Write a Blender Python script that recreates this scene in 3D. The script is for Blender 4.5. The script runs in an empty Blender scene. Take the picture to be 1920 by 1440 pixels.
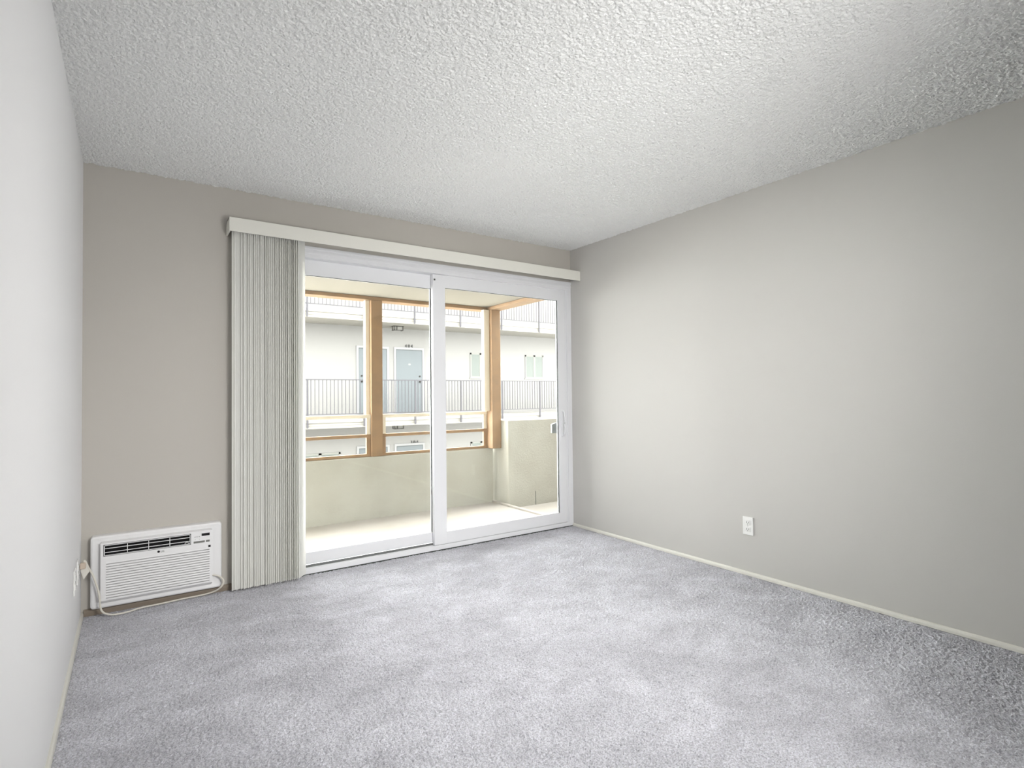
import bpy, bmesh, math, random
from mathutils import Vector, Matrix
random.seed(7)
S = bpy.context.scene
C = S.collection

# ------------------------------------------------------------------ camera, sky, light, exposure
def camera():
    yaw, pitch, roll, f = .6028, .0211, -.0108, 1040.0
    cy, sy = math.cos(yaw), math.sin(yaw)
    fw = Vector((sy*math.cos(pitch), cy*math.cos(pitch), math.sin(pitch)))
    r = Vector((cy, -sy, 0)); u = r.cross(fw)
    r2 = r*math.cos(roll)+u*math.sin(roll); u2 = -r*math.sin(roll)+u*math.cos(roll)
    cam = bpy.data.cameras.new('camera'); cam.sensor_width = 36; cam.lens = f/1920*36
    cam.clip_start = .02; cam.clip_end = 300
    o = bpy.data.objects.new('camera', cam); C.objects.link(o)
    m = Matrix((( r2.x, u2.x, -fw.x, .2131), (r2.y, u2.y, -fw.y, -3.7565), (r2.z, u2.z, -fw.z, 1.1521), (0, 0, 0, 1)))
    o.matrix_world = m
    S.camera = o
camera()

SKY = 18.5
w = bpy.data.worlds.new('overcast sky'); S.world = w; w.use_nodes = True
bg = w.node_tree.nodes['Background']; bg.inputs[0].default_value = (1, .992, .98, 1); bg.inputs[1].default_value = SKY

def fill_light(name, loc, aim, sx, sy, watts, spread, col=(1, .985, .96)):  # unseen area light, added as fill
    l = bpy.data.lights.new(name, 'AREA'); l.shape = 'RECTANGLE'; l.size = sx; l.size_y = sy
    l.energy = watts; l.spread = math.radians(spread); l.color = col
    o = bpy.data.objects.new(name, l); C.objects.link(o); o.location = loc
    o.rotation_euler = (Vector(aim)-Vector(loc)).to_track_quat('-Z', 'Y').to_euler()
fill_light('fill_toward_left_wall', (3.1, -4.4, 1.4), (0, -1.8, 1.4), .6, .9, 4.2, 47)  # these are added fill lights behind the camera, not lamps of the room
fill_light('fill_toward_right_wall', (.35, -4.9, 1.4), (3.44, -.5, 1.5), .6, .9, 7.5, 48)
fill_light('fill_up', (1.6, -5.3, .7), (1.6, -1.2, 2.44), 1, .6, 6, 50)
fill_light('fill_up', (1.6, -4.6, .5), (1.6, -2.0, 2.44), 1, .6, 3.5, 60)
fill_light('fill_down', (1.6, -5.0, 2.1), (1.6, -.9, 0), 1, .6, 20, 60)
fill_light('fill_corner', (2.2, -5.5, 1.3), (0, -.6, 1.1), .5, .8, 1.6, 36)

S.view_settings.view_transform = 'Standard'; S.view_settings.look = 'None'
S.view_settings.gamma = 1; S.view_settings.use_curve_mapping = False
S.view_settings.exposure = 0.0

# ------------------------------------------------------------------ materials
def lin(c):
    return tuple(((v/255)/12.92 if v/255 <= .04045 else ((v/255+.055)/1.055)**2.4) for v in c)
def mat(name, col, rough=.6, spec=.4, metal=0.0, bump=None, vary=None, emit=None):
    """col in sRGB 0-255. bump=(scale,strength,distance); vary=(scale, second colour, low, high)"""
    m = bpy.data.materials.new(name); m.use_nodes = True
    nt = m.node_tree; b = nt.nodes['Principled BSDF']
    b.inputs['Base Color'].default_value = (*lin(col), 1)
    b.inputs['Roughness'].default_value = rough
    b.inputs['Specular IOR Level'].default_value = spec
    b.inputs['Metallic'].default_value = metal
    tc = nt.nodes.new('ShaderNodeTexCoord')
    if vary:
        n = nt.nodes.new('ShaderNodeTexNoise'); n.inputs['Scale'].default_value = vary[0]; n.inputs['Detail'].default_value = 4
        nt.links.new(tc.outputs['Object'], n.inputs['Vector'])
        mr = nt.nodes.new('ShaderNodeMapRange'); mr.inputs['From Min'].default_value = vary[2]; mr.inputs['From Max'].default_value = vary[3]
        nt.links.new(n.outputs['Fac'], mr.inputs['Value'])
        mx = nt.nodes.new('ShaderNodeMix'); mx.data_type = 'RGBA'
        mx.inputs['A'].default_value = (*lin(col), 1); mx.inputs['B'].default_value = (*lin(vary[1]), 1)
        nt.links.new(mr.outputs['Result'], mx.inputs['Factor']); nt.links.new(mx.outputs['Result'], b.inputs['Base Color'])
    if bump:
        n = nt.nodes.new('ShaderNodeTexNoise'); n.inputs['Scale'].default_value = bump[0]; n.inputs['Detail'].default_value = 3
        nt.links.new(tc.outputs['Object'], n.inputs['Vector'])
        bp = nt.nodes.new('ShaderNodeBump'); bp.inputs['Strength'].default_value = bump[1]; bp.inputs['Distance'].default_value = bump[2]
        nt.links.new(n.outputs['Fac'], bp.inputs['Height']); nt.links.new(bp.outputs['Normal'], b.inputs['Normal'])
    return m

M = {}
M['wall']   = mat('greige wall paint', (198, 196, 192), .75, .25, bump=(260, .12, .002))
M['wallB']  = mat('greige wall paint with warm shade painted in', (192, 188, 181), .75, .25, bump=(260, .12, .002))  # same paint as the right wall, warm dim light put into the colour
M['wallL']  = mat('pale wall paint', (239, 239, 240), .75, .25, bump=(260, .12, .002))
M['base']   = mat('baseboard gloss paint', (226, 224, 216), .4, .4)
M['vinyl']  = mat('white door vinyl', (230, 231, 234), .35, .45)
M['gasket'] = mat('dark glazing gasket', (70, 75, 72), .6, .3)
M['valance']= mat('ivory valance', (228, 227, 219), .45, .4)
M['slat']   = mat('ivory blind vinyl', (232, 230, 222), .5, .35, vary=(6, (224, 220, 210), .35, .65))
M['ac']     = mat('white appliance plastic', (235, 235, 236), .4, .4)
M['acdark'] = mat('black vent interior', (14, 14, 15), .7, .2)
M['acgrey'] = mat('grey printed keys', (120, 121, 116), .6, .3)
M['black']  = mat('black print', (12, 12, 14), .35, .4)
M['cord']   = mat('cream power cord', (222, 218, 208), .5, .35)
M['tag']    = mat('paper tag', (225, 222, 214), .8, .1)
M['taupe'] = mat('base paint with shade painted in', (138, 127, 114), .6, .3)  # shade below the air conditioner is put into this darker colour
M['plug']   = mat('cream plug rubber', (205, 190, 174), .6, .3)
M['plate']  = mat('white outlet plastic', (240, 240, 238), .4, .4)
M['slot']   = mat('outlet slot', (60, 60, 60), .7, .2)
M['greymetal'] = mat('grey metal latch', (112, 114, 113), .45, .5)
M['stucco'] = mat('beige painted stucco', (167, 165, 155), .85, .15, bump=(60, .35, .006), vary=(3, (159, 156, 145), .4, .7))
M['deck']   = mat('balcony deck coating', (153, 148, 142), .7, .25, bump=(150, .3, .002), vary=(2.5, (145, 140, 132), .4, .7))
M['bceil']  = mat('balcony ceiling paint', (138, 134, 125), .85, .15, bump=(90, .3, .003))
M['wood']   = mat('tan painted timber', (142, 115, 86), .6, .3, bump=(30, .3, .003), vary=(9, (131, 107, 82), .4, .65))
M['cream']  = mat('timber with glare painted in', (205, 194, 174), .6, .3, bump=(40, .2, .002))  # cream stands for sky glare on the timber, put into the colour
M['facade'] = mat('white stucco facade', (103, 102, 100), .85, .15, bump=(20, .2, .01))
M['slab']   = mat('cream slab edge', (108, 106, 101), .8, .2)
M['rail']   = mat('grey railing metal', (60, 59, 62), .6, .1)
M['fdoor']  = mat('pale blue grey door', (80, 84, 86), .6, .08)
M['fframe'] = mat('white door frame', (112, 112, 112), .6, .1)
M['shadowgap'] = mat('dark joint and painted jamb shade', (60, 62, 62), .8, .1)  # wall joint, and the painted jamb shade of the facade doors
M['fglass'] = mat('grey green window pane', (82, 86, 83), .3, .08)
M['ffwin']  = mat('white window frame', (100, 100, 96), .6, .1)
M['lamp']   = mat('dark lantern metal', (40, 38, 36), .6, .1)
M['lens']   = mat('frosted lantern glass', (100, 99, 95), .4, .1)
M['num']    = mat('dark house number', (34, 34, 33), .5, .3)
M['ground'] = mat('courtyard concrete', (190, 188, 182), .85, .1, vary=(.6, (170, 168, 160), .4, .6))

def glass_mat():
    m = bpy.data.materials.new('door glass'); m.use_nodes = True; nt = m.node_tree; nt.nodes.clear()
    out = nt.nodes.new('ShaderNodeOutputMaterial'); mx = nt.nodes.new('ShaderNodeMixShader')
    t = nt.nodes.new('ShaderNodeBsdfTransparent'); t.inputs[0].default_value = (.97, .985, .975, 1)
    g = nt.nodes.new('ShaderNodeBsdfGlossy'); g.inputs['Roughness'].default_value = 0.0
    fr = nt.nodes.new('ShaderNodeFresnel'); fr.inputs['IOR'].default_value = 1.45
    nt.links.new(fr.outputs[0], mx.inputs[0]); nt.links.new(t.outputs[0], mx.inputs[1]); nt.links.new(g.outputs[0], mx.inputs[2])
    nt.links.new(mx.outputs[0], out.inputs[0]); return m
M['glass'] = glass_mat()
def slat_mat():
    m = mat('translucent ivory blind vinyl', (252, 252, 250), .5, .2)
    nt = m.node_tree; b = nt.nodes['Principled BSDF']; out = nt.nodes['Material Output']
    t = nt.nodes.new('ShaderNodeBsdfTranslucent'); t.inputs[0].default_value = (*lin((252, 252, 249)), 1)
    mx = nt.nodes.new('ShaderNodeMixShader'); mx.inputs[0].default_value = .5
    nt.links.new(b.outputs[0], mx.inputs[1]); nt.links.new(t.outputs[0], mx.inputs[2]); nt.links.new(mx.outputs[0], out.inputs[0])
    return m
M['slat'] = slat_mat()

def ceiling_mat():
    m = mat('popcorn ceiling', (244, 245, 244), .95, .05)
    nt = m.node_tree; b = nt.nodes['Principled BSDF']; tc = nt.nodes.new('ShaderNodeTexCoord')
    v = nt.nodes.new('ShaderNodeTexVoronoi'); v.inputs['Scale'].default_value = 95; v.inputs['Randomness'].default_value = 1
    n = nt.nodes.new('ShaderNodeTexNoise'); n.inputs['Scale'].default_value = 120; n.inputs['Detail'].default_value = 4; n.inputs['Roughness'].default_value = .7
    nt.links.new(tc.outputs['Object'], v.inputs['Vector']); nt.links.new(tc.outputs['Object'], n.inputs['Vector'])
    inv = nt.nodes.new('ShaderNodeMath'); inv.operation = 'SUBTRACT'; inv.inputs[0].default_value = .8; nt.links.new(v.outputs['Distance'], inv.inputs[1])
    ad = nt.nodes.new('ShaderNodeMath'); ad.operation = 'MULTIPLY_ADD'; ad.inputs[1].default_value = 1.6
    nt.links.new(n.outputs['Fac'], ad.inputs[0]); nt.links.new(inv.outputs[0], ad.inputs[2])
    bp = nt.nodes.new('ShaderNodeBump'); bp.inputs['Strength'].default_value = .9; bp.inputs['Distance'].default_value = .006
    nt.links.new(ad.outputs[0], bp.inputs['Height']); nt.links.new(bp.outputs['Normal'], b.inputs['Normal'])
    return m
M['ceiling'] = ceiling_mat()

def carpet_mat():
    m = mat('grey cut pile carpet', (190, 189, 195), 1.0, .0)
    nt = m.node_tree; b = nt.nodes['Principled BSDF']; tc = nt.nodes.new('ShaderNodeTexCoord')
    b.inputs['Sheen Weight'].default_value = .25; b.inputs['Sheen Roughness'].default_value = .6
    def noise(sc, det, rough=.55, dist=0.0, stretch=None):
        n = nt.nodes.new('ShaderNodeTexNoise'); n.inputs['Scale'].default_value = sc; n.inputs['Detail'].default_value = det
        n.inputs['Roughness'].default_value = rough; n.inputs['Distortion'].default_value = dist
        if stretch:
            mp = nt.nodes.new('ShaderNodeMapping'); mp.inputs['Scale'].default_value = stretch[:3]; mp.inputs['Rotation'].default_value = (0, 0, stretch[3])
            nt.links.new(tc.outputs['Object'], mp.inputs['Vector']); nt.links.new(mp.outputs[0], n.inputs['Vector'])
        else: nt.links.new(tc.outputs['Object'], n.inputs['Vector'])
        return n
    big = noise(3.2, 4, .6, .5, (1, 1.5, 1, .5)); mid = noise(9, 3, .55, .8); fine = noise(170, 2, .7)
    def mr(n, a, bb, c, d):
        r = nt.nodes.new('ShaderNodeMapRange'); r.inputs['From Min'].default_value = a; r.inputs['From Max'].default_value = bb
        r.inputs['To Min'].default_value = c; r.inputs['To Max'].default_value = d; nt.links.new(n.outputs['Fac'], r.inputs['Value']); return r
    a = mr(big, .38, .62, .86, 1.08); c = mr(mid, .35, .65, .95, 1.05); d = mr(fine, .3, .7, .55, 1.35)
    m1 = nt.nodes.new('ShaderNodeMath'); m1.operation = 'MULTIPLY'; nt.links.new(a.outputs[0], m1.inputs[0]); nt.links.new(c.outputs[0], m1.inputs[1])
    m2 = nt.nodes.new('ShaderNodeMath'); m2.operation = 'MULTIPLY'; nt.links.new(m1.outputs[0], m2.inputs[0]); nt.links.new(d.outputs[0], m2.inputs[1])
    mx = nt.nodes.new('ShaderNodeVectorMath'); mx.operation = 'SCALE'; mx.inputs[0].default_value = lin((192, 192, 199))
    nt.links.new(m2.outputs[0], mx.inputs['Scale']); nt.links.new(mx.outputs[0], b.inputs['Base Color'])
    bp = nt.nodes.new('ShaderNodeBump'); bp.inputs['Strength'].default_value = .8; bp.inputs['Distance'].default_value = .006
    nt.links.new(fine.outputs['Fac'], bp.inputs['Height']); nt.links.new(bp.outputs['Normal'], b.inputs['Normal'])
    return m
M['carpet'] = carpet_mat()

# ------------------------------------------------------------------ mesh helpers
class MB:
    def __init__(self): self.bm = bmesh.new()
    def box(self, x0, x1, y0, y1, z0, z1, bev=0):
        bm = self.bm if not bev else bmesh.new()
        vs = [bm.verts.new((x, y, z)) for x in (x0, x1) for y in (y0, y1) for z in (z0, z1)]
        for f in ((0, 1, 3, 2), (4, 6, 7, 5), (0, 4, 5, 1), (2, 3, 7, 6), (0, 2, 6, 4), (1, 5, 7, 3)):
            bm.faces.new([vs[i] for i in f])
        if bev:
            bmesh.ops.bevel(bm, geom=bm.edges[:], offset=bev, segments=2, affect='EDGES', profile=.6)
            self.merge(bm)
        return self
    def merge(self, other):
        me = bpy.data.meshes.new('t'); other.to_mesh(me); other.free(); self.bm.from_mesh(me); bpy.data.meshes.remove(me)
    def prism(self, pts, axis, a, b):
        """polygon pts extruded along axis ('x','y','z') from a to b"""
        def P(p, t):
            return {'x': (t, p[0], p[1]), 'y': (p[0], t, p[1]), 'z': (p[0], p[1], t)}[axis]
        A = [self.bm.verts.new(P(p, a)) for p in pts]; B = [self.bm.verts.new(P(p, b)) for p in pts]
        n = len(pts)
        self.bm.faces.new(A); self.bm.faces.new(B[::-1])
        for i in range(n): self.bm.faces.new((A[i], B[i], B[(i+1) % n], A[(i+1) % n]))
        return self
    def loft(self, rings, cap0=True, cap1=True):
        R = [[self.bm.verts.new(p) for p in r] for r in rings]
        n = len(R[0])
        for a, b in zip(R, R[1:]):
            for i in range(n): self.bm.faces.new((a[i], a[(i+1) % n], b[(i+1) % n], b[i]))
        if cap0: self.bm.faces.new(R[0][::-1])
        if cap1: self.bm.faces.new(R[-1])
        return self
    def tube(self, pts, r, seg=8, cap=True, smooth=0):
        P = [Vector(p) for p in pts]
        for _ in range(smooth):
            Q = [P[0]]
            for a, b in zip(P, P[1:]): Q += [a*.75+b*.25, a*.25+b*.75]
            P = Q+[P[-1]]
        rings = []; up = Vector((0, 0, 1))
        for i, p in enumerate(P):
            t = (P[min(i+1, len(P)-1)]-P[max(i-1, 0)]).normalized()
            s = t.cross(up)
            if s.length < 1e-3: s = Vector((1, 0, 0))
            s.normalize(); v = s.cross(t).normalized()
            rings.append([p+s*math.cos(2*math.pi*k/seg)*r+v*math.sin(2*math.pi*k/seg)*r for k in range(seg)])
        return self.loft(rings, cap, cap)
    def build(self, name, m, parent=None, smooth=False, origin=None):
        bmesh.ops.recalc_face_normals(self.bm, faces=self.bm.faces[:])
        if origin is None and parent is None:
            xs = [v.co for v in self.bm.verts]
            origin = Vector(((min(c.x for c in xs)+max(c.x for c in xs))/2, (min(c.y for c in xs)+max(c.y for c in xs))/2, min(c.z for c in xs)))
        o = Vector(origin) if origin is not None else (parent.location.copy() if parent else Vector())
        if parent is not None:
            o = Vector(); q = parent
            while q is not None: o += q.location; q = q.parent
        bmesh.ops.translate(self.bm, verts=self.bm.verts[:], vec=-o)
        me = bpy.data.meshes.new(name); self.bm.to_mesh(me); self.bm.free()
        me.materials.append(M[m] if isinstance(m, str) else m)
        if smooth:
            for p in me.polygons: p.use_smooth = True
        ob = bpy.data.objects.new(name, me); C.objects.link(ob)
        if parent is not None: ob.parent = parent
        else: ob.location = o
        return ob
def tag(o, label=None, cat=None, group=None, kind=None):
    if label: o['label'] = label
    if cat: o['category'] = cat
    if group: o['group'] = group
    if kind: o['kind'] = kind
    return o
def empty(name, loc):
    o = bpy.data.objects.new(name, None); C.objects.link(o); o.location = loc; o.empty_display_size = .1; return o
def rrect(x0, x1, z0, z1, r, y, seg=4):
    out = []
    for cx, cz, a0 in ((x1-r, z1-r, 0), (x0+r, z1-r, 90), (x0+r, z0+r, 180), (x1-r, z0+r, 270)):
        for k in range(seg+1):
            a = math.radians(a0+90*k/seg); out.append((cx+r*math.cos(a), y, cz+r*math.sin(a)))
    return out
def text(body, size, name, m, parent, loc, rot=(math.pi/2, 0, 0), ext=.001, align='CENTER'):
    cu = bpy.data.curves.new('t', 'FONT'); cu.body = body; cu.size = size; cu.extrude = ext; cu.align_x = align
    to = bpy.data.objects.new('t', cu); C.objects.link(to)
    me = bpy.data.meshes.new_from_object(to.evaluated_get(bpy.context.evaluated_depsgraph_get())) if False else None
    bpy.context.view_layer.update()
    dg = bpy.context.evaluated_depsgraph_get()
    me = bpy.data.meshes.new_from_object(to.evaluated_get(dg))
    bpy.data.objects.remove(to); bpy.data.curves.remove(cu)
    me.transform(Matrix.Translation(Vector(loc)) @ Matrix.Rotation(rot[0], 4, 'X'))
    me.materials.clear(); me.materials.append(M[m])
    off = Vector(); q = parent
    while q is not None: off += q.location; q = q.parent
    me.transform(Matrix.Translation(-off))
    o = bpy.data.objects.new(name, me); C.objects.link(o); o.parent = parent
    return o

W, H, YN, WT = 3.4413, 2.44, -6.0, .15     # room width, height, near wall, wall thickness
DX0, DX1, DZ1 = .86, 3.4413, 2.155          # door opening

# ------------------------------------------------------------------ room shell
import numpy as np
def rough_sheet(mesh_obj, x0, x1, y0, y1, z, step, lo, hi, seed, down, coarse=0.0):
    """adds a finely bumped sheet (real relief: popcorn or pile) to the mesh of a flat slab"""
    rng = np.random.default_rng(seed)
    nx = int(round((x1-x0)/step))+1; ny = int(round((y1-y0)/step))+1
    a = rng.random((ny+2, nx+2))
    h = (a[1:-1, 1:-1]*2+a[:-2, 1:-1]+a[2:, 1:-1]+a[1:-1, :-2]+a[1:-1, 2:])/6
    h = np.clip((h-.25)/.5, 0, 1); h = lo+(hi-lo)*h
    xs, ys = np.meshgrid(np.linspace(x0, x1, nx), np.linspace(y0, y1, ny))
    jx = (rng.random(xs.shape)-.5)*step*.5; jy = (rng.random(xs.shape)-.5)*step*.5
    jx[:, [0, -1]] = 0; jy[[0, -1], :] = 0
    co = np.stack([xs+jx, ys+jy, z+h], -1).reshape(-1, 3) - np.array(mesh_obj.location)
    i = (np.arange(ny-1)[:, None]*nx+np.arange(nx-1)[None, :]).ravel()
    q = np.stack([i, i+1, i+nx+1, i+nx], -1)
    if down: q = q[:, ::-1]
    old = mesh_obj.data; n0 = len(old.vertices)
    v0 = np.empty(n0*3, np.float32); old.vertices.foreach_get('co', v0)
    f0 = np.array([list(p.vertices) for p in old.polygons])
    V = np.concatenate([v0.reshape(-1, 3), co]).astype(np.float32); F = np.concatenate([f0, q+n0]).astype(np.int32)
    me = bpy.data.meshes.new(old.name)
    me.vertices.add(len(V)); me.vertices.foreach_set('co', V.ravel())
    me.loops.add(F.size); me.loops.foreach_set('vertex_index', F.ravel())
    me.polygons.add(len(F)); me.polygons.foreach_set('loop_start', np.arange(0, F.size, 4, dtype=np.int32))
    sm = np.ones(len(F), bool); sm[:len(f0)] = False; me.polygons.foreach_set('use_smooth', sm)
    me.update(calc_edges=True); me.validate()
    me.materials.append(old.materials[0]); mesh_obj.data = me
st = 'structure'
fl = MB().box(-.1, W+.1, YN-.1, .0, -.12, -.007).build('floor', 'carpet')
rough_sheet(fl, 0, W, -4.6, 0, 0, .0052, -.005, .002, 3, False)
rough_sheet(fl, 0, W, -6.0, -4.6, 0, .02, -.005, .002, 4, False)
tag(fl, 'light grey cut-pile carpet with vacuum marks covering the room floor', 'floor', kind=st)
ce = MB().box(-.1, W+.1, YN-.1, .0, H+.006, H+.12).build('ceiling', 'ceiling')
rough_sheet(ce, 0, W, -4.2, 0, H, .0052, -.0045, .0035, 5, True)
rough_sheet(ce, 0, W, -6.0, -4.2, H, .02, -.004, .003, 6, True)
tag(ce, 'white popcorn-textured ceiling of the room', 'ceiling', kind=st)
tag(MB().box(-.12, 0, YN-.12, .15, -.01, H+.01).build('wall_left', 'wallL'), 'pale grey wall on the left beside the air conditioner', 'wall', kind=st)
tag(MB().box(W, W+.12, YN-.12, .0, -.01, H+.01).build('wall_right', 'wall'), 'greige wall on the right with one outlet', 'wall', kind=st)
wb = MB()
wb.box(0, DX0, 0, WT, -.01, H+.01); wb.box(DX0, W, 0, WT, DZ1, H+.01)
tag(wb.build('wall_back', 'wallB'), 'greige far wall around the sliding glass door', 'wall', kind=st)
wn = MB(); wn.box(0, W, YN-.12, YN, -.01, H+.01)
tag(wn.build('wall_near', 'wall'), 'greige wall behind the viewpoint', 'wall', kind=st)

def quarter(length_axis, a, b, pos, sgn, h=.024, d=.012):
    pts = [(0, 0), (d, 0), (d, h*.55), (d*.8, h*.85), (d*.4, h), (0, h)]
    m = MB()
    pp = [(pos+sgn*p[0], p[1]) for p in pts]
    if length_axis == 'y': m.prism(pp, 'y', a, b)
    else: m.prism(pp, 'x', a, b)
    return m
tag(quarter('y', YN, 0, 0, 1).build('baseboard_left', 'base'), 'thin cream baseboard strip along the left wall', 'baseboard', kind=st)
tag(quarter('y', YN, -.0, W, -1).build('baseboard_right', 'base'), 'thin cream baseboard strip along the right wall', 'baseboard', kind=st)
tag(quarter('x', .012, DX0, 0, -1, .036).build('baseboard_back', 'taupe'), 'thin baseboard strip under the air conditioner', 'baseboard', kind=st)  # dark colour paints in the shade under the unit

# ------------------------------------------------------------------ sliding glass door
d = empty('door_1', (2.15, .05, 0)); tag(d, 'white vinyl two-panel sliding glass door onto the balcony', 'sliding door', kind=st)
f = MB()
f.box(DX0, DX1-.001, -.004, .13, DZ1-.075, DZ1-.001)                      # header
f.box(DX0, DX1-.001, -.010, .0, DZ1-.022, DZ1-.004, .002)
f.box(DX0, DX1-.001, -.008, .0, DZ1-.05, DZ1-.034, .002)
f.box(DX0, DX0+.05, 0, .13, 0, DZ1-.075); f.box(DX1-.052, DX1-.001, -.004, .13, .0, DZ1-.075)
f.box(DX1-.066, DX1-.052, .004, .13, .0, DZ1-.075)
f.build('door_frame', 'vinyl', d)
s_ = MB()
s_.box(DX0+.05, DX1-.052, .0, .13, .001, .022); s_.box(DX0+.05, DX1-.052, -.004, .004, .006, .040, .002)
s_.box(DX0+.05, DX1-.052, .036, .044, .022, .036); s_.box(DX0+.05, DX1-.052, .044, .13, .022, .034)
s_.build('sill_track', 'vinyl', d)
MB().box(DX0+.05, DX1-.052, .0445, .0475, .034, .052).build('track_seal', 'greymetal', d)
MB().box(DX0+.02, DX1-.003, -.0045, -.001, -.004, .006).build('sill_gap', 'gasket', d)
MB().box(DX0+.02, DX1-.003, -.001, .0, .0, .0065).build('sill_gap', 'gasket', d)
def panel(name, x0, x1, y0, y1, z0, z1, gx0, gx1, gz0, gz1):
    p = MB()
    p.box(x0, gx0, y0, y1, z0, z1, .002); p.box(gx1, x1, y0, y1, z0, z1, .002)
    p.box(gx0-.001, gx1+.001, y0, y1, z0, gz0, .002); p.box(gx0-.001, gx1+.001, y0, y1, gz1, z1, .002)
    o = p.build(name, 'vinyl', d)
    yc = (y0+y1)/2
    g = MB(); b = .006
    for a in ((gx0, gx0+b*.5, gz0, gz1), (gx1-b, gx1, gz0, gz1), (gx0, gx1, gz1-b*.5, gz1)):
        g.box(a[0], a[1], yc-.008, yc-.004, a[2], a[3])
    g.build('glazing_gasket', 'gasket', o)
    MB().box(gx0+.0005, gx1-.0005, yc-.003, yc+.003, gz0+.0005, gz1-.0005).build('glass_pane', 'glass', o)
    return o
fixed = panel('fixed_panel', .93, 2.155, .048, .084, .053, 2.075, 1.0, 2.094, .131, 1.973)
slide = panel('sliding_panel', 2.086, 3.374, .003, .035, .0415, 2.075, 2.19, 3.292, .130, 1.981)
h = MB()   # D pull on the right stile
h.tube([(3.335, -.001, .80), (3.335, -.022, .812), (3.333, -.032, .85), (3.333, -.034, .91), (3.333, -.032, .97), (3.335, -.022, 1.005), (3.335, -.001, 1.015)], .0075, 8, smooth=2)
h.box(3.318, 3.352, -.004, .003, .79, 1.025, .0015)
h.build('pull_handle', 'vinyl', slide, True)
MB().prism([(3.255, .82), (3.316, .818), (3.316, .905), (3.304, .912), (3.255, .897)], 'y', .05, .072).build('outer_latch', 'greymetal', slide)
MB().box(2.094, 2.104, -.006, .003, 2.028, 2.04, .001).build('bumper', 'gasket', slide)

# ------------------------------------------------------------------ vertical blinds
vb = empty('vertical_blind', (2.07, -.07, 2.14)); tag(vb, 'ivory vertical blind drawn open and stacked left of the glass door', 'blind')
v = MB(); vx0, vx1 = .692, W-.002
v.box(vx0, vx1, -.135, -.125, 2.146, 2.229, .002); v.box(vx0, vx0+.008, -.127, -.001, 2.146, 2.229, .0015)
v.box(vx0, vx1, -.127, -.001, 2.221, 2.229)
v.build('valance', 'valance', vb)
MB().box(vx0+.03, vx1-.02, -.09, -.05, 2.175, 2.20, .002).build('head_rail', 'gasket', vb)
ns = 31
for i in range(ns+1):
    ang = math.radians(-70+38*i/ns+random.choice((-9, -3, 0, 3, 8))+random.uniform(-2, 2))
    half, th, bow = .0445, .0009, .005
    x = .712+.0121*i+half*math.sin(-ang)+random.uniform(-.0022, .0022)
    pts = []
    for s in (1, -1):
        ks = range(9) if s == 1 else range(8, -1, -1)
        for k in ks:
            t = -1+2*k/8; xx = bow*(1-t*t)*-1+s*th*.5; yy = t*half
            pts.append((xx, yy))
    cx, sx = math.cos(ang), math.sin(ang)
    yc = -.068
    poly = [(x+p[0]*cx-p[1]*sx, yc+p[0]*sx+p[1]*cx) for p in pts]
    mb = MB(); mb.prism(poly, 'z', .016+random.uniform(-.002, .002), 2.168)
    mb.build('slat', 'slat', vb)

# ------------------------------------------------------------------ through-wall air conditioner
ac = empty('air_conditioner', (.355, 0, .03)); tag(ac, 'white through-wall air conditioner with louvred front low on the far wall', 'air conditioner')
X0, X1, Z0, Z1 = .041, .662, .042, .4255
D = -.032                                              # how far the body stands proud of its shallow position
fr = MB()
fr.loft([rrect(X0, X1, Z0, Z1, .016, -.0005), rrect(X0, X1, Z0, Z1, .016, -.046), rrect(X0+.003, X1-.003, Z0+.003, Z1-.003, .014, -.053),
         rrect(X0+.010, X1-.010, Z0+.010, Z1-.010, .012, -.056), rrect(X0+.036, X1-.036, Z0+.03, Z1-.028, .010, -.052),
         rrect(X0+.046, X1-.046, Z0+.05, Z1-.044, .010, -.050)])
fr.build('sleeve_frame', 'ac', ac, False)
px0, px1, pz0, pz1 = .083, .612, .066, .396
yF, yb = -.090, -.078
pn = MB()
pn.loft([rrect(px0, px1, pz0, pz1, .010, -.048), rrect(px0+.001, px1-.001, pz0+.008, pz1-.001, .010, -.068), rrect(px0+.003, px1-.003, pz0+.020, pz1-.003, .008, yb-.0005)])
lx0, lx1, lz0, lz1 = .110, .594, .100, .292    # louvre field
vx_0, vx_1, vz0, vz1 = .098, .501, .322, .384  # vent opening
pn.box(px0+.003, lx0, yF, yb, pz0+.024, lz1); pn.box(lx1, px1-.003, yF, yb, pz0+.024, lz1)
pn.box(lx0, lx1, yF, yb, pz0+.024, lz0)
pn.box(px0+.003, px1-.003, yF, yb, lz1, vz0)
pn.box(px0+.003, vx_0, yF, yb, vz0, vz1); pn.box(vx_1, px1-.003, yF, yb, vz0, vz1)
pn.box(px0+.003, px1-.003, yF, yb, vz1, pz1-.003)
front = pn.build('front_panel', 'ac', ac)
lv = MB(); n = 14; hh = (lz1-lz0)/n
for i in range(n):
    a = lz0+hh*i; b = a+hh
    lv.prism([(yb, a), (yb, b), (yF+.001, b), (yF-.0045, a+hh*.44), (yF-.004, a+hh*.38), (yF+.011, a+hh*.36), (yF+.011, a)], 'x', lx0, lx1)
lv.build('intake_grille', 'ac', front)
MB().box(vx_0, vx_1, yb-.002, yb-.0008, vz0, vz1).build('vent_cavity', 'acdark', front)
ve = MB(); b = .0030; v0, v1, u0, u1 = vx_0+.003, vx_1-.003, vz0+.003, vz1-.003
ve.box(v0, v1, yF-.001, yb-.003, u0, u0+b); ve.box(v0, v1, yF-.001, yb-.003, u1-b, u1)
ve.box(v0, v0+b, yF-.001, yb-.003, u0, u1); ve.box(v1-b, v1, yF-.001, yb-.003, u0, u1)
for k in (1, 2):
    z = vz0+(vz1-vz0)*k/3; ve.box(v0, v1, yF-.0005, yF+.004, z-b*.5, z+b*.5)
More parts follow.
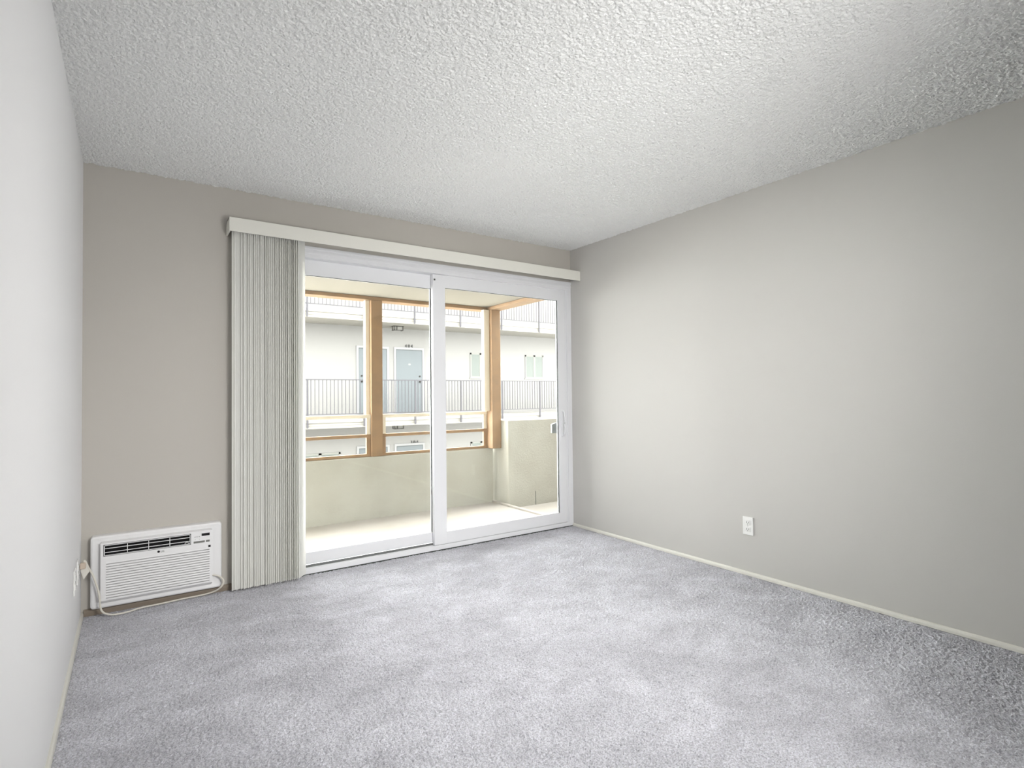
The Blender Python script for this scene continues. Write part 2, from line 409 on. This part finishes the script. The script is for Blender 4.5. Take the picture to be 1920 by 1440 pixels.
for x in (.203, .299, .398): ve.box(x-b*.5, x+b*.5, yF-.001, yF+.004, u0, u1)
ve.build('air_vent', 'ac', front)
MB().tube([(.470, yF-.001, .326), (.472, yF-.004, .337), (.480, yF-.004, .341), (.488, yF-.004, .337), (.490, yF-.001, .326)], .0016, 6, smooth=1).build('vent_lever', 'ac', front)
MB().box(.554, .595, yF-.0008, yF+.001, .363, .3775).build('display', 'black', front)
MB().box(.514, .570, yF-.0015, yF+.001, .326, .3365).build('key_strip', 'acgrey', front)
MB().box(.576, .595, yF-.0015, yF+.001, .326, .3365).build('key_strip', 'acgrey', front)
kb = MB()
for x in (.518, .528, .539): kb.box(x, x+.006, yF-.0008, yF+.001, .360, .363)
for x in (.520, .541): kb.box(x, x+.004, yF-.0008, yF+.001, .346, .348)
kb.build('key_print', 'acgrey', front)
MB().box(.588, .600, yF-.0008, yF+.001, .294, .306).build('sticker', 'black', front)
lg = MB()
lg.loft([[(.345+.0062*math.cos(a*math.pi/12), y, .3085+.0062*math.sin(a*math.pi/12)) for a in range(24)] for y in (yF+.001, yF-.001)])
lg.build('logo_disc', 'black', front)
text('LG', .0145, 'logo_letters', 'acgrey', front, (.363, yF-.0002, .3035))

# power cord with plug and tag
pts = [(.022, -.112, .300), (.018, -.108, .322), (.024, -.106, .316), (.034, -.104, .284), (.054, -.103, .241), (.072, -.102, .179), (.084, -.101, .116), (.085, -.100, .066),
       (.094, -.100, .036), (.12, -.102, .018), (.150, -.100, .010), (.206, -.092, .0085), (.267, -.055, .0085), (.353, -.056, .0085), (.458, -.036, .0085), (.566, -.040, .009), (.622, -.06, .022),
       (.650, -.090, .045), (.671, -.098, .078), (.660, -.090, .102), (.643, -.075, .113), (.628, -.064, .118), (.612, -.0555, .119)]
co = MB().tube(pts, .0048, 8, smooth=2).build('power_cord', 'cord', ac, True)
MB().box(.001, .026, -.130, -.104, .282, .312, .005).build('plug', 'plug', co)
tg = MB(); tg.loft([[(.0035, y, .272), (.017, y, .224), (.041, y, .262), (.028, y, .298), (.016, y, .308)] for y in (-.1095, -.1085)])
tg.build('tag', 'tag', co)

# ------------------------------------------------------------------ outlets
def outlet(name, wall, yc, zc, label, group=None, plug=False):
    """wall: 'R' or 'L'"""
    sg = -1 if wall == 'R' else 1; xw = W if wall == 'R' else 0
    e = empty(name, (xw+sg*.0005, yc, zc-.057)); tag(e, label, 'outlet', group)
    def bx(m, d0, d1, ya, yb_, za, zb, bev=0):
        xs = sorted((xw+sg*d0, xw+sg*d1)); m.box(xs[0], xs[1], ya, yb_, za, zb, bev)
    p = MB(); bx(p, .0005, .006, yc-.035, yc+.035, zc-.057, zc+.057, .002); pl = p.build('cover_plate', 'plate', e)
    for dz in (.021, -.021):
        r = MB(); bx(r, .005, .0085, yc-.0165, yc+.0165, zc+dz-.014, zc+dz+.014, .0025); rr = r.build('receptacle', 'plate', e)
        s = MB()
        bx(s, .0084, .0088, yc-.0085, yc-.0060, zc+dz-.003, zc+dz+.007); bx(s, .0084, .0088, yc+.0055, yc+.0085, zc+dz-.003, zc+dz+.007)
        bx(s, .0084, .0088, yc-.002, yc+.002, zc+dz-.010, zc+dz-.006); s.build('slot', 'slot', rr)
    s = MB(); bx(s, .006, .0066, yc-.002, yc+.002, zc-.002, zc+.002); s.build('screw', 'slot', e)
outlet('wall_outlet', 'R', -1.69, .312, 'white duplex outlet low on the right wall')
outlet('wall_outlet', 'L', -.475, .312, 'white outlet on the left wall, farther from the air conditioner')
outlet('wall_outlet', 'L', -.29, .312, 'white outlet on the left wall, nearer the air conditioner plug')

# ------------------------------------------------------------------ balcony
EY = WT
tag(MB().box(-.6, 3.50, EY, 1.62, -.2, -.015).build('balcony_floor', 'deck'), 'pale beige coated balcony floor outside the glass door', 'floor', kind=st)
tag(MB().box(3.50, 6.2, EY, 1.62, -.2, -.060).build('balcony_floor', 'deck'), 'pale terrace floor right of the balcony ridge, below the tall stucco wall', 'floor', kind=st)
tag(MB().box(3.495, 3.535, EY, 1.42, -.2, .002, .004).build('trim_1', 'deck'), 'low raised floor ridge between balcony and side terrace', 'curb', kind=st)
tag(MB().box(-.6, 3.62, EY, 1.62, 2.13, 2.33).build('balcony_ceiling', 'bceil'), 'cream balcony ceiling seen through the door glass', 'ceiling', kind=st)
pm = MB(); pm.box(-.6, 3.512, 1.42, 1.60, -.2, .578, .006)
tag(pm.build('parapet_wall', 'stucco'), 'low beige stucco parapet wall along the balcony front', 'wall', kind=st)
tp = MB(); tp.box(3.567, 6.2, 1.20, 1.62, -.2, .885, .006)
tag(tp.build('parapet_wall', 'stucco'), 'taller stucco block wall right of the balcony corner post', 'wall', kind=st)
tag(MB().box(3.925, 3.931, 1.1985, 1.201, -.06, .09).build('wall_joint', 'shadowgap'), 'short dark vertical joint at the foot of the tall stucco wall', 'joint', kind=st)

# timber
def timber(name, label, cat, boxes, m='wood', group=None, trim=None):
    t = MB()
    for b_ in boxes: t.box(*b_, .004)
    o = t.build(name, m); tag(o, label, cat, group)
    return o
p1 = timber('timber_post', 'tan timber post midway along the balcony parapet', 'post', [(2.13, 2.243, 1.42, 1.54, .579, 2.094)])
MB().box(2.091, 2.129, 1.47, 1.53, .986, 2.094).build('painted_lit_side', 'cream', p1)  # added strip: the post's lit left side, painted cream
p2 = timber('timber_post', 'tan timber post at the right corner of the balcony', 'post', [(3.452, 3.565, 1.33, 1.50, .580, 2.094)])
MB().box(3.385, 3.451, 1.38, 1.435, .99, 2.094).build('painted_lit_side', 'cream', p2)  # added cream strip for the bright side of the corner post
timber('ceiling_beam', 'tan beam under the balcony ceiling above the parapet', 'beam', [(-.6, 3.449, 1.42, 1.56, 2.095, 2.129)])
timber('ceiling_beam', 'tan beam at the right edge of the balcony ceiling running outward', 'beam', [(3.452, 3.60, EY, 1.56, 2.095, 2.129)])
def bay(x0, x1, label):
    e = empty('timber_railing', ((x0+x1)/2, 1.45, .579)); tag(e, label, 'railing', 'timber railing bays on the parapet')
    MB().box(x0, x1, 1.44, 1.48, .580, .607, .003).build('bottom_rail', 'wood', e)
    MB().box(x0, x1, 1.44, 1.48, .764, .794, .003).build('middle_rail', 'wood', e)
    MB().box(x0, x1, 1.44, 1.50, .952, .985, .003).build('top_rail', 'cream', e)  # top rail and upper stiles have the bright glare painted in
    for a, b_ in ((x0, x0+.037), (x1-.04, x1)):
        MB().box(a, b_, 1.445, 1.475, .607, .764, .002).build('lower_stile', 'wood', e)
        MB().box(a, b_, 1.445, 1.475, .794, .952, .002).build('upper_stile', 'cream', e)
bay(.62, 2.128, 'low timber railing left of the middle balcony post')
bay(2.245, 3.450, 'low timber railing between the middle and corner balcony posts')

# ------------------------------------------------------------------ own building shell and courtyard
sh = MB()
sh.box(-7, -.12, 0, WT, -9, 3.0); sh.box(3.56, 13, 0, WT, -9, 3.0); sh.box(-.12, 3.56, .0, WT, H+.12, 3.0); sh.box(-.12, 3.56, .0, WT, -9, -.12)
sh.box(W+.12, 3.56, 0, WT, -.12, H+.12)
tag(sh.build('exterior_wall', 'facade'), 'white stucco outside wall of the building this room is in', 'wall', kind=st)
tag(MB().box(-30, 45, .15, 40, -9.3, -9).build('ground', 'ground'), 'pale concrete courtyard far below the balcony', 'ground', kind=st)

# ------------------------------------------------------------------ apartment building across the courtyard
bl = empty('apartment_building', (8, 13.3, -9)); tag(bl, 'white apartment building with open walkways across the courtyard', 'building')
YW, YR, ST = 13.3, 12.0, 3.1
BX0, BX1 = 3.2, 16.0
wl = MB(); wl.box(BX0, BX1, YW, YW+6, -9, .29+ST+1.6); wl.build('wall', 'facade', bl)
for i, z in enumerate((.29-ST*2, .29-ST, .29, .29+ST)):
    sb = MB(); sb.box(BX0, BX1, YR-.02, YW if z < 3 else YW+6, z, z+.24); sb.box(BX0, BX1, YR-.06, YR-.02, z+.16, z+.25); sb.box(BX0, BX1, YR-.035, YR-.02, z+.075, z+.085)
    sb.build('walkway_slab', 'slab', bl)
def fdoor(x0, x1, z0, z1, knob):
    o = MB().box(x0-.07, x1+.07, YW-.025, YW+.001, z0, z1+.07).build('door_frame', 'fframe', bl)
    MB().box(x0, x1, YW-.029, YW-.024, z0, z1).build('painted_jamb_shade', 'shadowgap', o)  # dark sheet behind the door paints the shade of the jamb
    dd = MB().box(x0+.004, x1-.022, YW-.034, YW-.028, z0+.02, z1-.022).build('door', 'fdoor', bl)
    kx = x1-.10 if knob > 0 else x0+.09
    k = MB()
    k.tube([(kx, YW-.034, z0+1.02), (kx, YW-.085, z0+1.02)], .03, 10)
    k.build('door_knob', 'lamp', dd)
    MB().tube([(kx, YW-.034, z0+1.2), (kx, YW-.05, z0+1.2)], .03, 10).build('deadbolt', 'lamp', dd)
    return dd
for dz in (0, -3.16):
    fdoor(6.111, 7.043, .63+dz, 2.71+dz, -1)
    q = fdoor(7.355, 8.287, .63+dz, 2.71+dz, 1)
MB().box(7.78, 7.86, YW-.037, YW-.033, 2.20, 2.25).build('peephole', 'fframe', bl)
for s, x, z in (('404', 7.815, 2.785), ('304', 7.99, -.40)):
    for k, ch in enumerate(s):
        text(ch, .145, 'house_number', 'num', bl, (x+(k-1)*.105, YW-.012, z), ext=.01)
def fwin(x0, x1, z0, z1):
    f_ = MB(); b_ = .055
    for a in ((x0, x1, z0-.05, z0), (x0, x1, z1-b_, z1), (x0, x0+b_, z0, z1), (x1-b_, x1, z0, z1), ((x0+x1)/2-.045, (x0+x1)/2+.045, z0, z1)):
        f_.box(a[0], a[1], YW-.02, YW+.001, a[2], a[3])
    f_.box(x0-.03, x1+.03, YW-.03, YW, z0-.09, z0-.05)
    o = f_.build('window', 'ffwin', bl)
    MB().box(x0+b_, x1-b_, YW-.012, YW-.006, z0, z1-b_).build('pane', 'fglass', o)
for dz in (0, -3.16):
    fwin(10.149, 11.02, 1.86+dz, 2.69+dz); fwin(12.557, 13.43, 1.86+dz, 2.69+dz)
fwin(4.3, 5.53, -1.6, -.52)
for z, lab in ((3.245, 'dark caged lantern under the walkway soffit above the 404 door'), (.145, 'dark caged lantern under the walkway slab above the 304 door')):
    zt = z+.143
    e = empty('soffit_lantern', (7.175, 12.7, z)); tag(e, lab, 'lantern')
    x0, x1, y0, y1 = 7.02, 7.33, 12.62, 12.80
    c = MB(); t = .018
    for xx in (x0, x0+.09, x1-t): c.box(xx, xx+t, y0, y0+t, z, zt)
    for zz in (z, zt-t): c.box(x0, x1, y0, y0+t, zz, zz+t)
    for xx in (x0, x1-t):
        for zz in (z, zt-t): c.box(xx, xx+t, y0, y1, zz, zz+t)
        c.box(xx, xx+t, y1-t, y1, z, zt)
    c.box(x0-.02, x1+.02, y0-.02, y1+.02, zt-.006, zt+.001)
    c.build('cage', 'lamp', e)
    MB().box(x0+.022, x1-.022, y0+.022, y1-.022, z+.022, zt-.008).build('diffuser', 'lens', e)
# walkway railings: posts every 1.6 m, balusters every 0.107 m
def railing(zb, label):
    zt = zb+.985
    e = empty('walkway_railing', (9, YR-.05, zb-.36)); tag(e, label, 'railing', 'metal walkway railings across the courtyard')
    x0, x1 = 3.95, 14.2; y0, y1 = YR-.085, YR-.06
    MB().box(x0, x1, YR-.09, YR-.055, zt-.018, zt+.012).build('top_rail', 'rail', e)
    MB().box(x0, x1, y0, y1, zb, zb+.022).build('bottom_rail', 'rail', e)
    posts = [4.205+1.6*k for k in range(7)]
    posts = [p for p in posts if p < x1]
    first = None
    for p in posts:
        if first is None: first = MB().box(p-.022, p+.022, YR-.10, YR-.06, zb-.36, zt).build('post', 'rail', e); bx0 = p
        else:
            c = first.copy(); C.objects.link(c); c.parent = e; c.location = (p-bx0, 0, 0)
    first = None; k = 0; n_ = 0; x = x0+.03
    while x < x1 and n_ < 100:
        if min(abs(x-p) for p in posts) > .045:
            if first is None: first = MB().box(x-.0085, x+.0085, y0+.003, y1-.005, zb+.02, zt-.017).build('baluster', 'rail', e); b0 = x
            else:
                c = first.copy(); C.objects.link(c); c.parent = e; c.location = (x-b0, 0, 0)
            n_ += 1
        x += .1067
railing(.675, 'grey metal railing of the walkway in front of door 404')
railing(.675+3.075, 'grey metal railing of the upper walkway, just under the balcony beam')
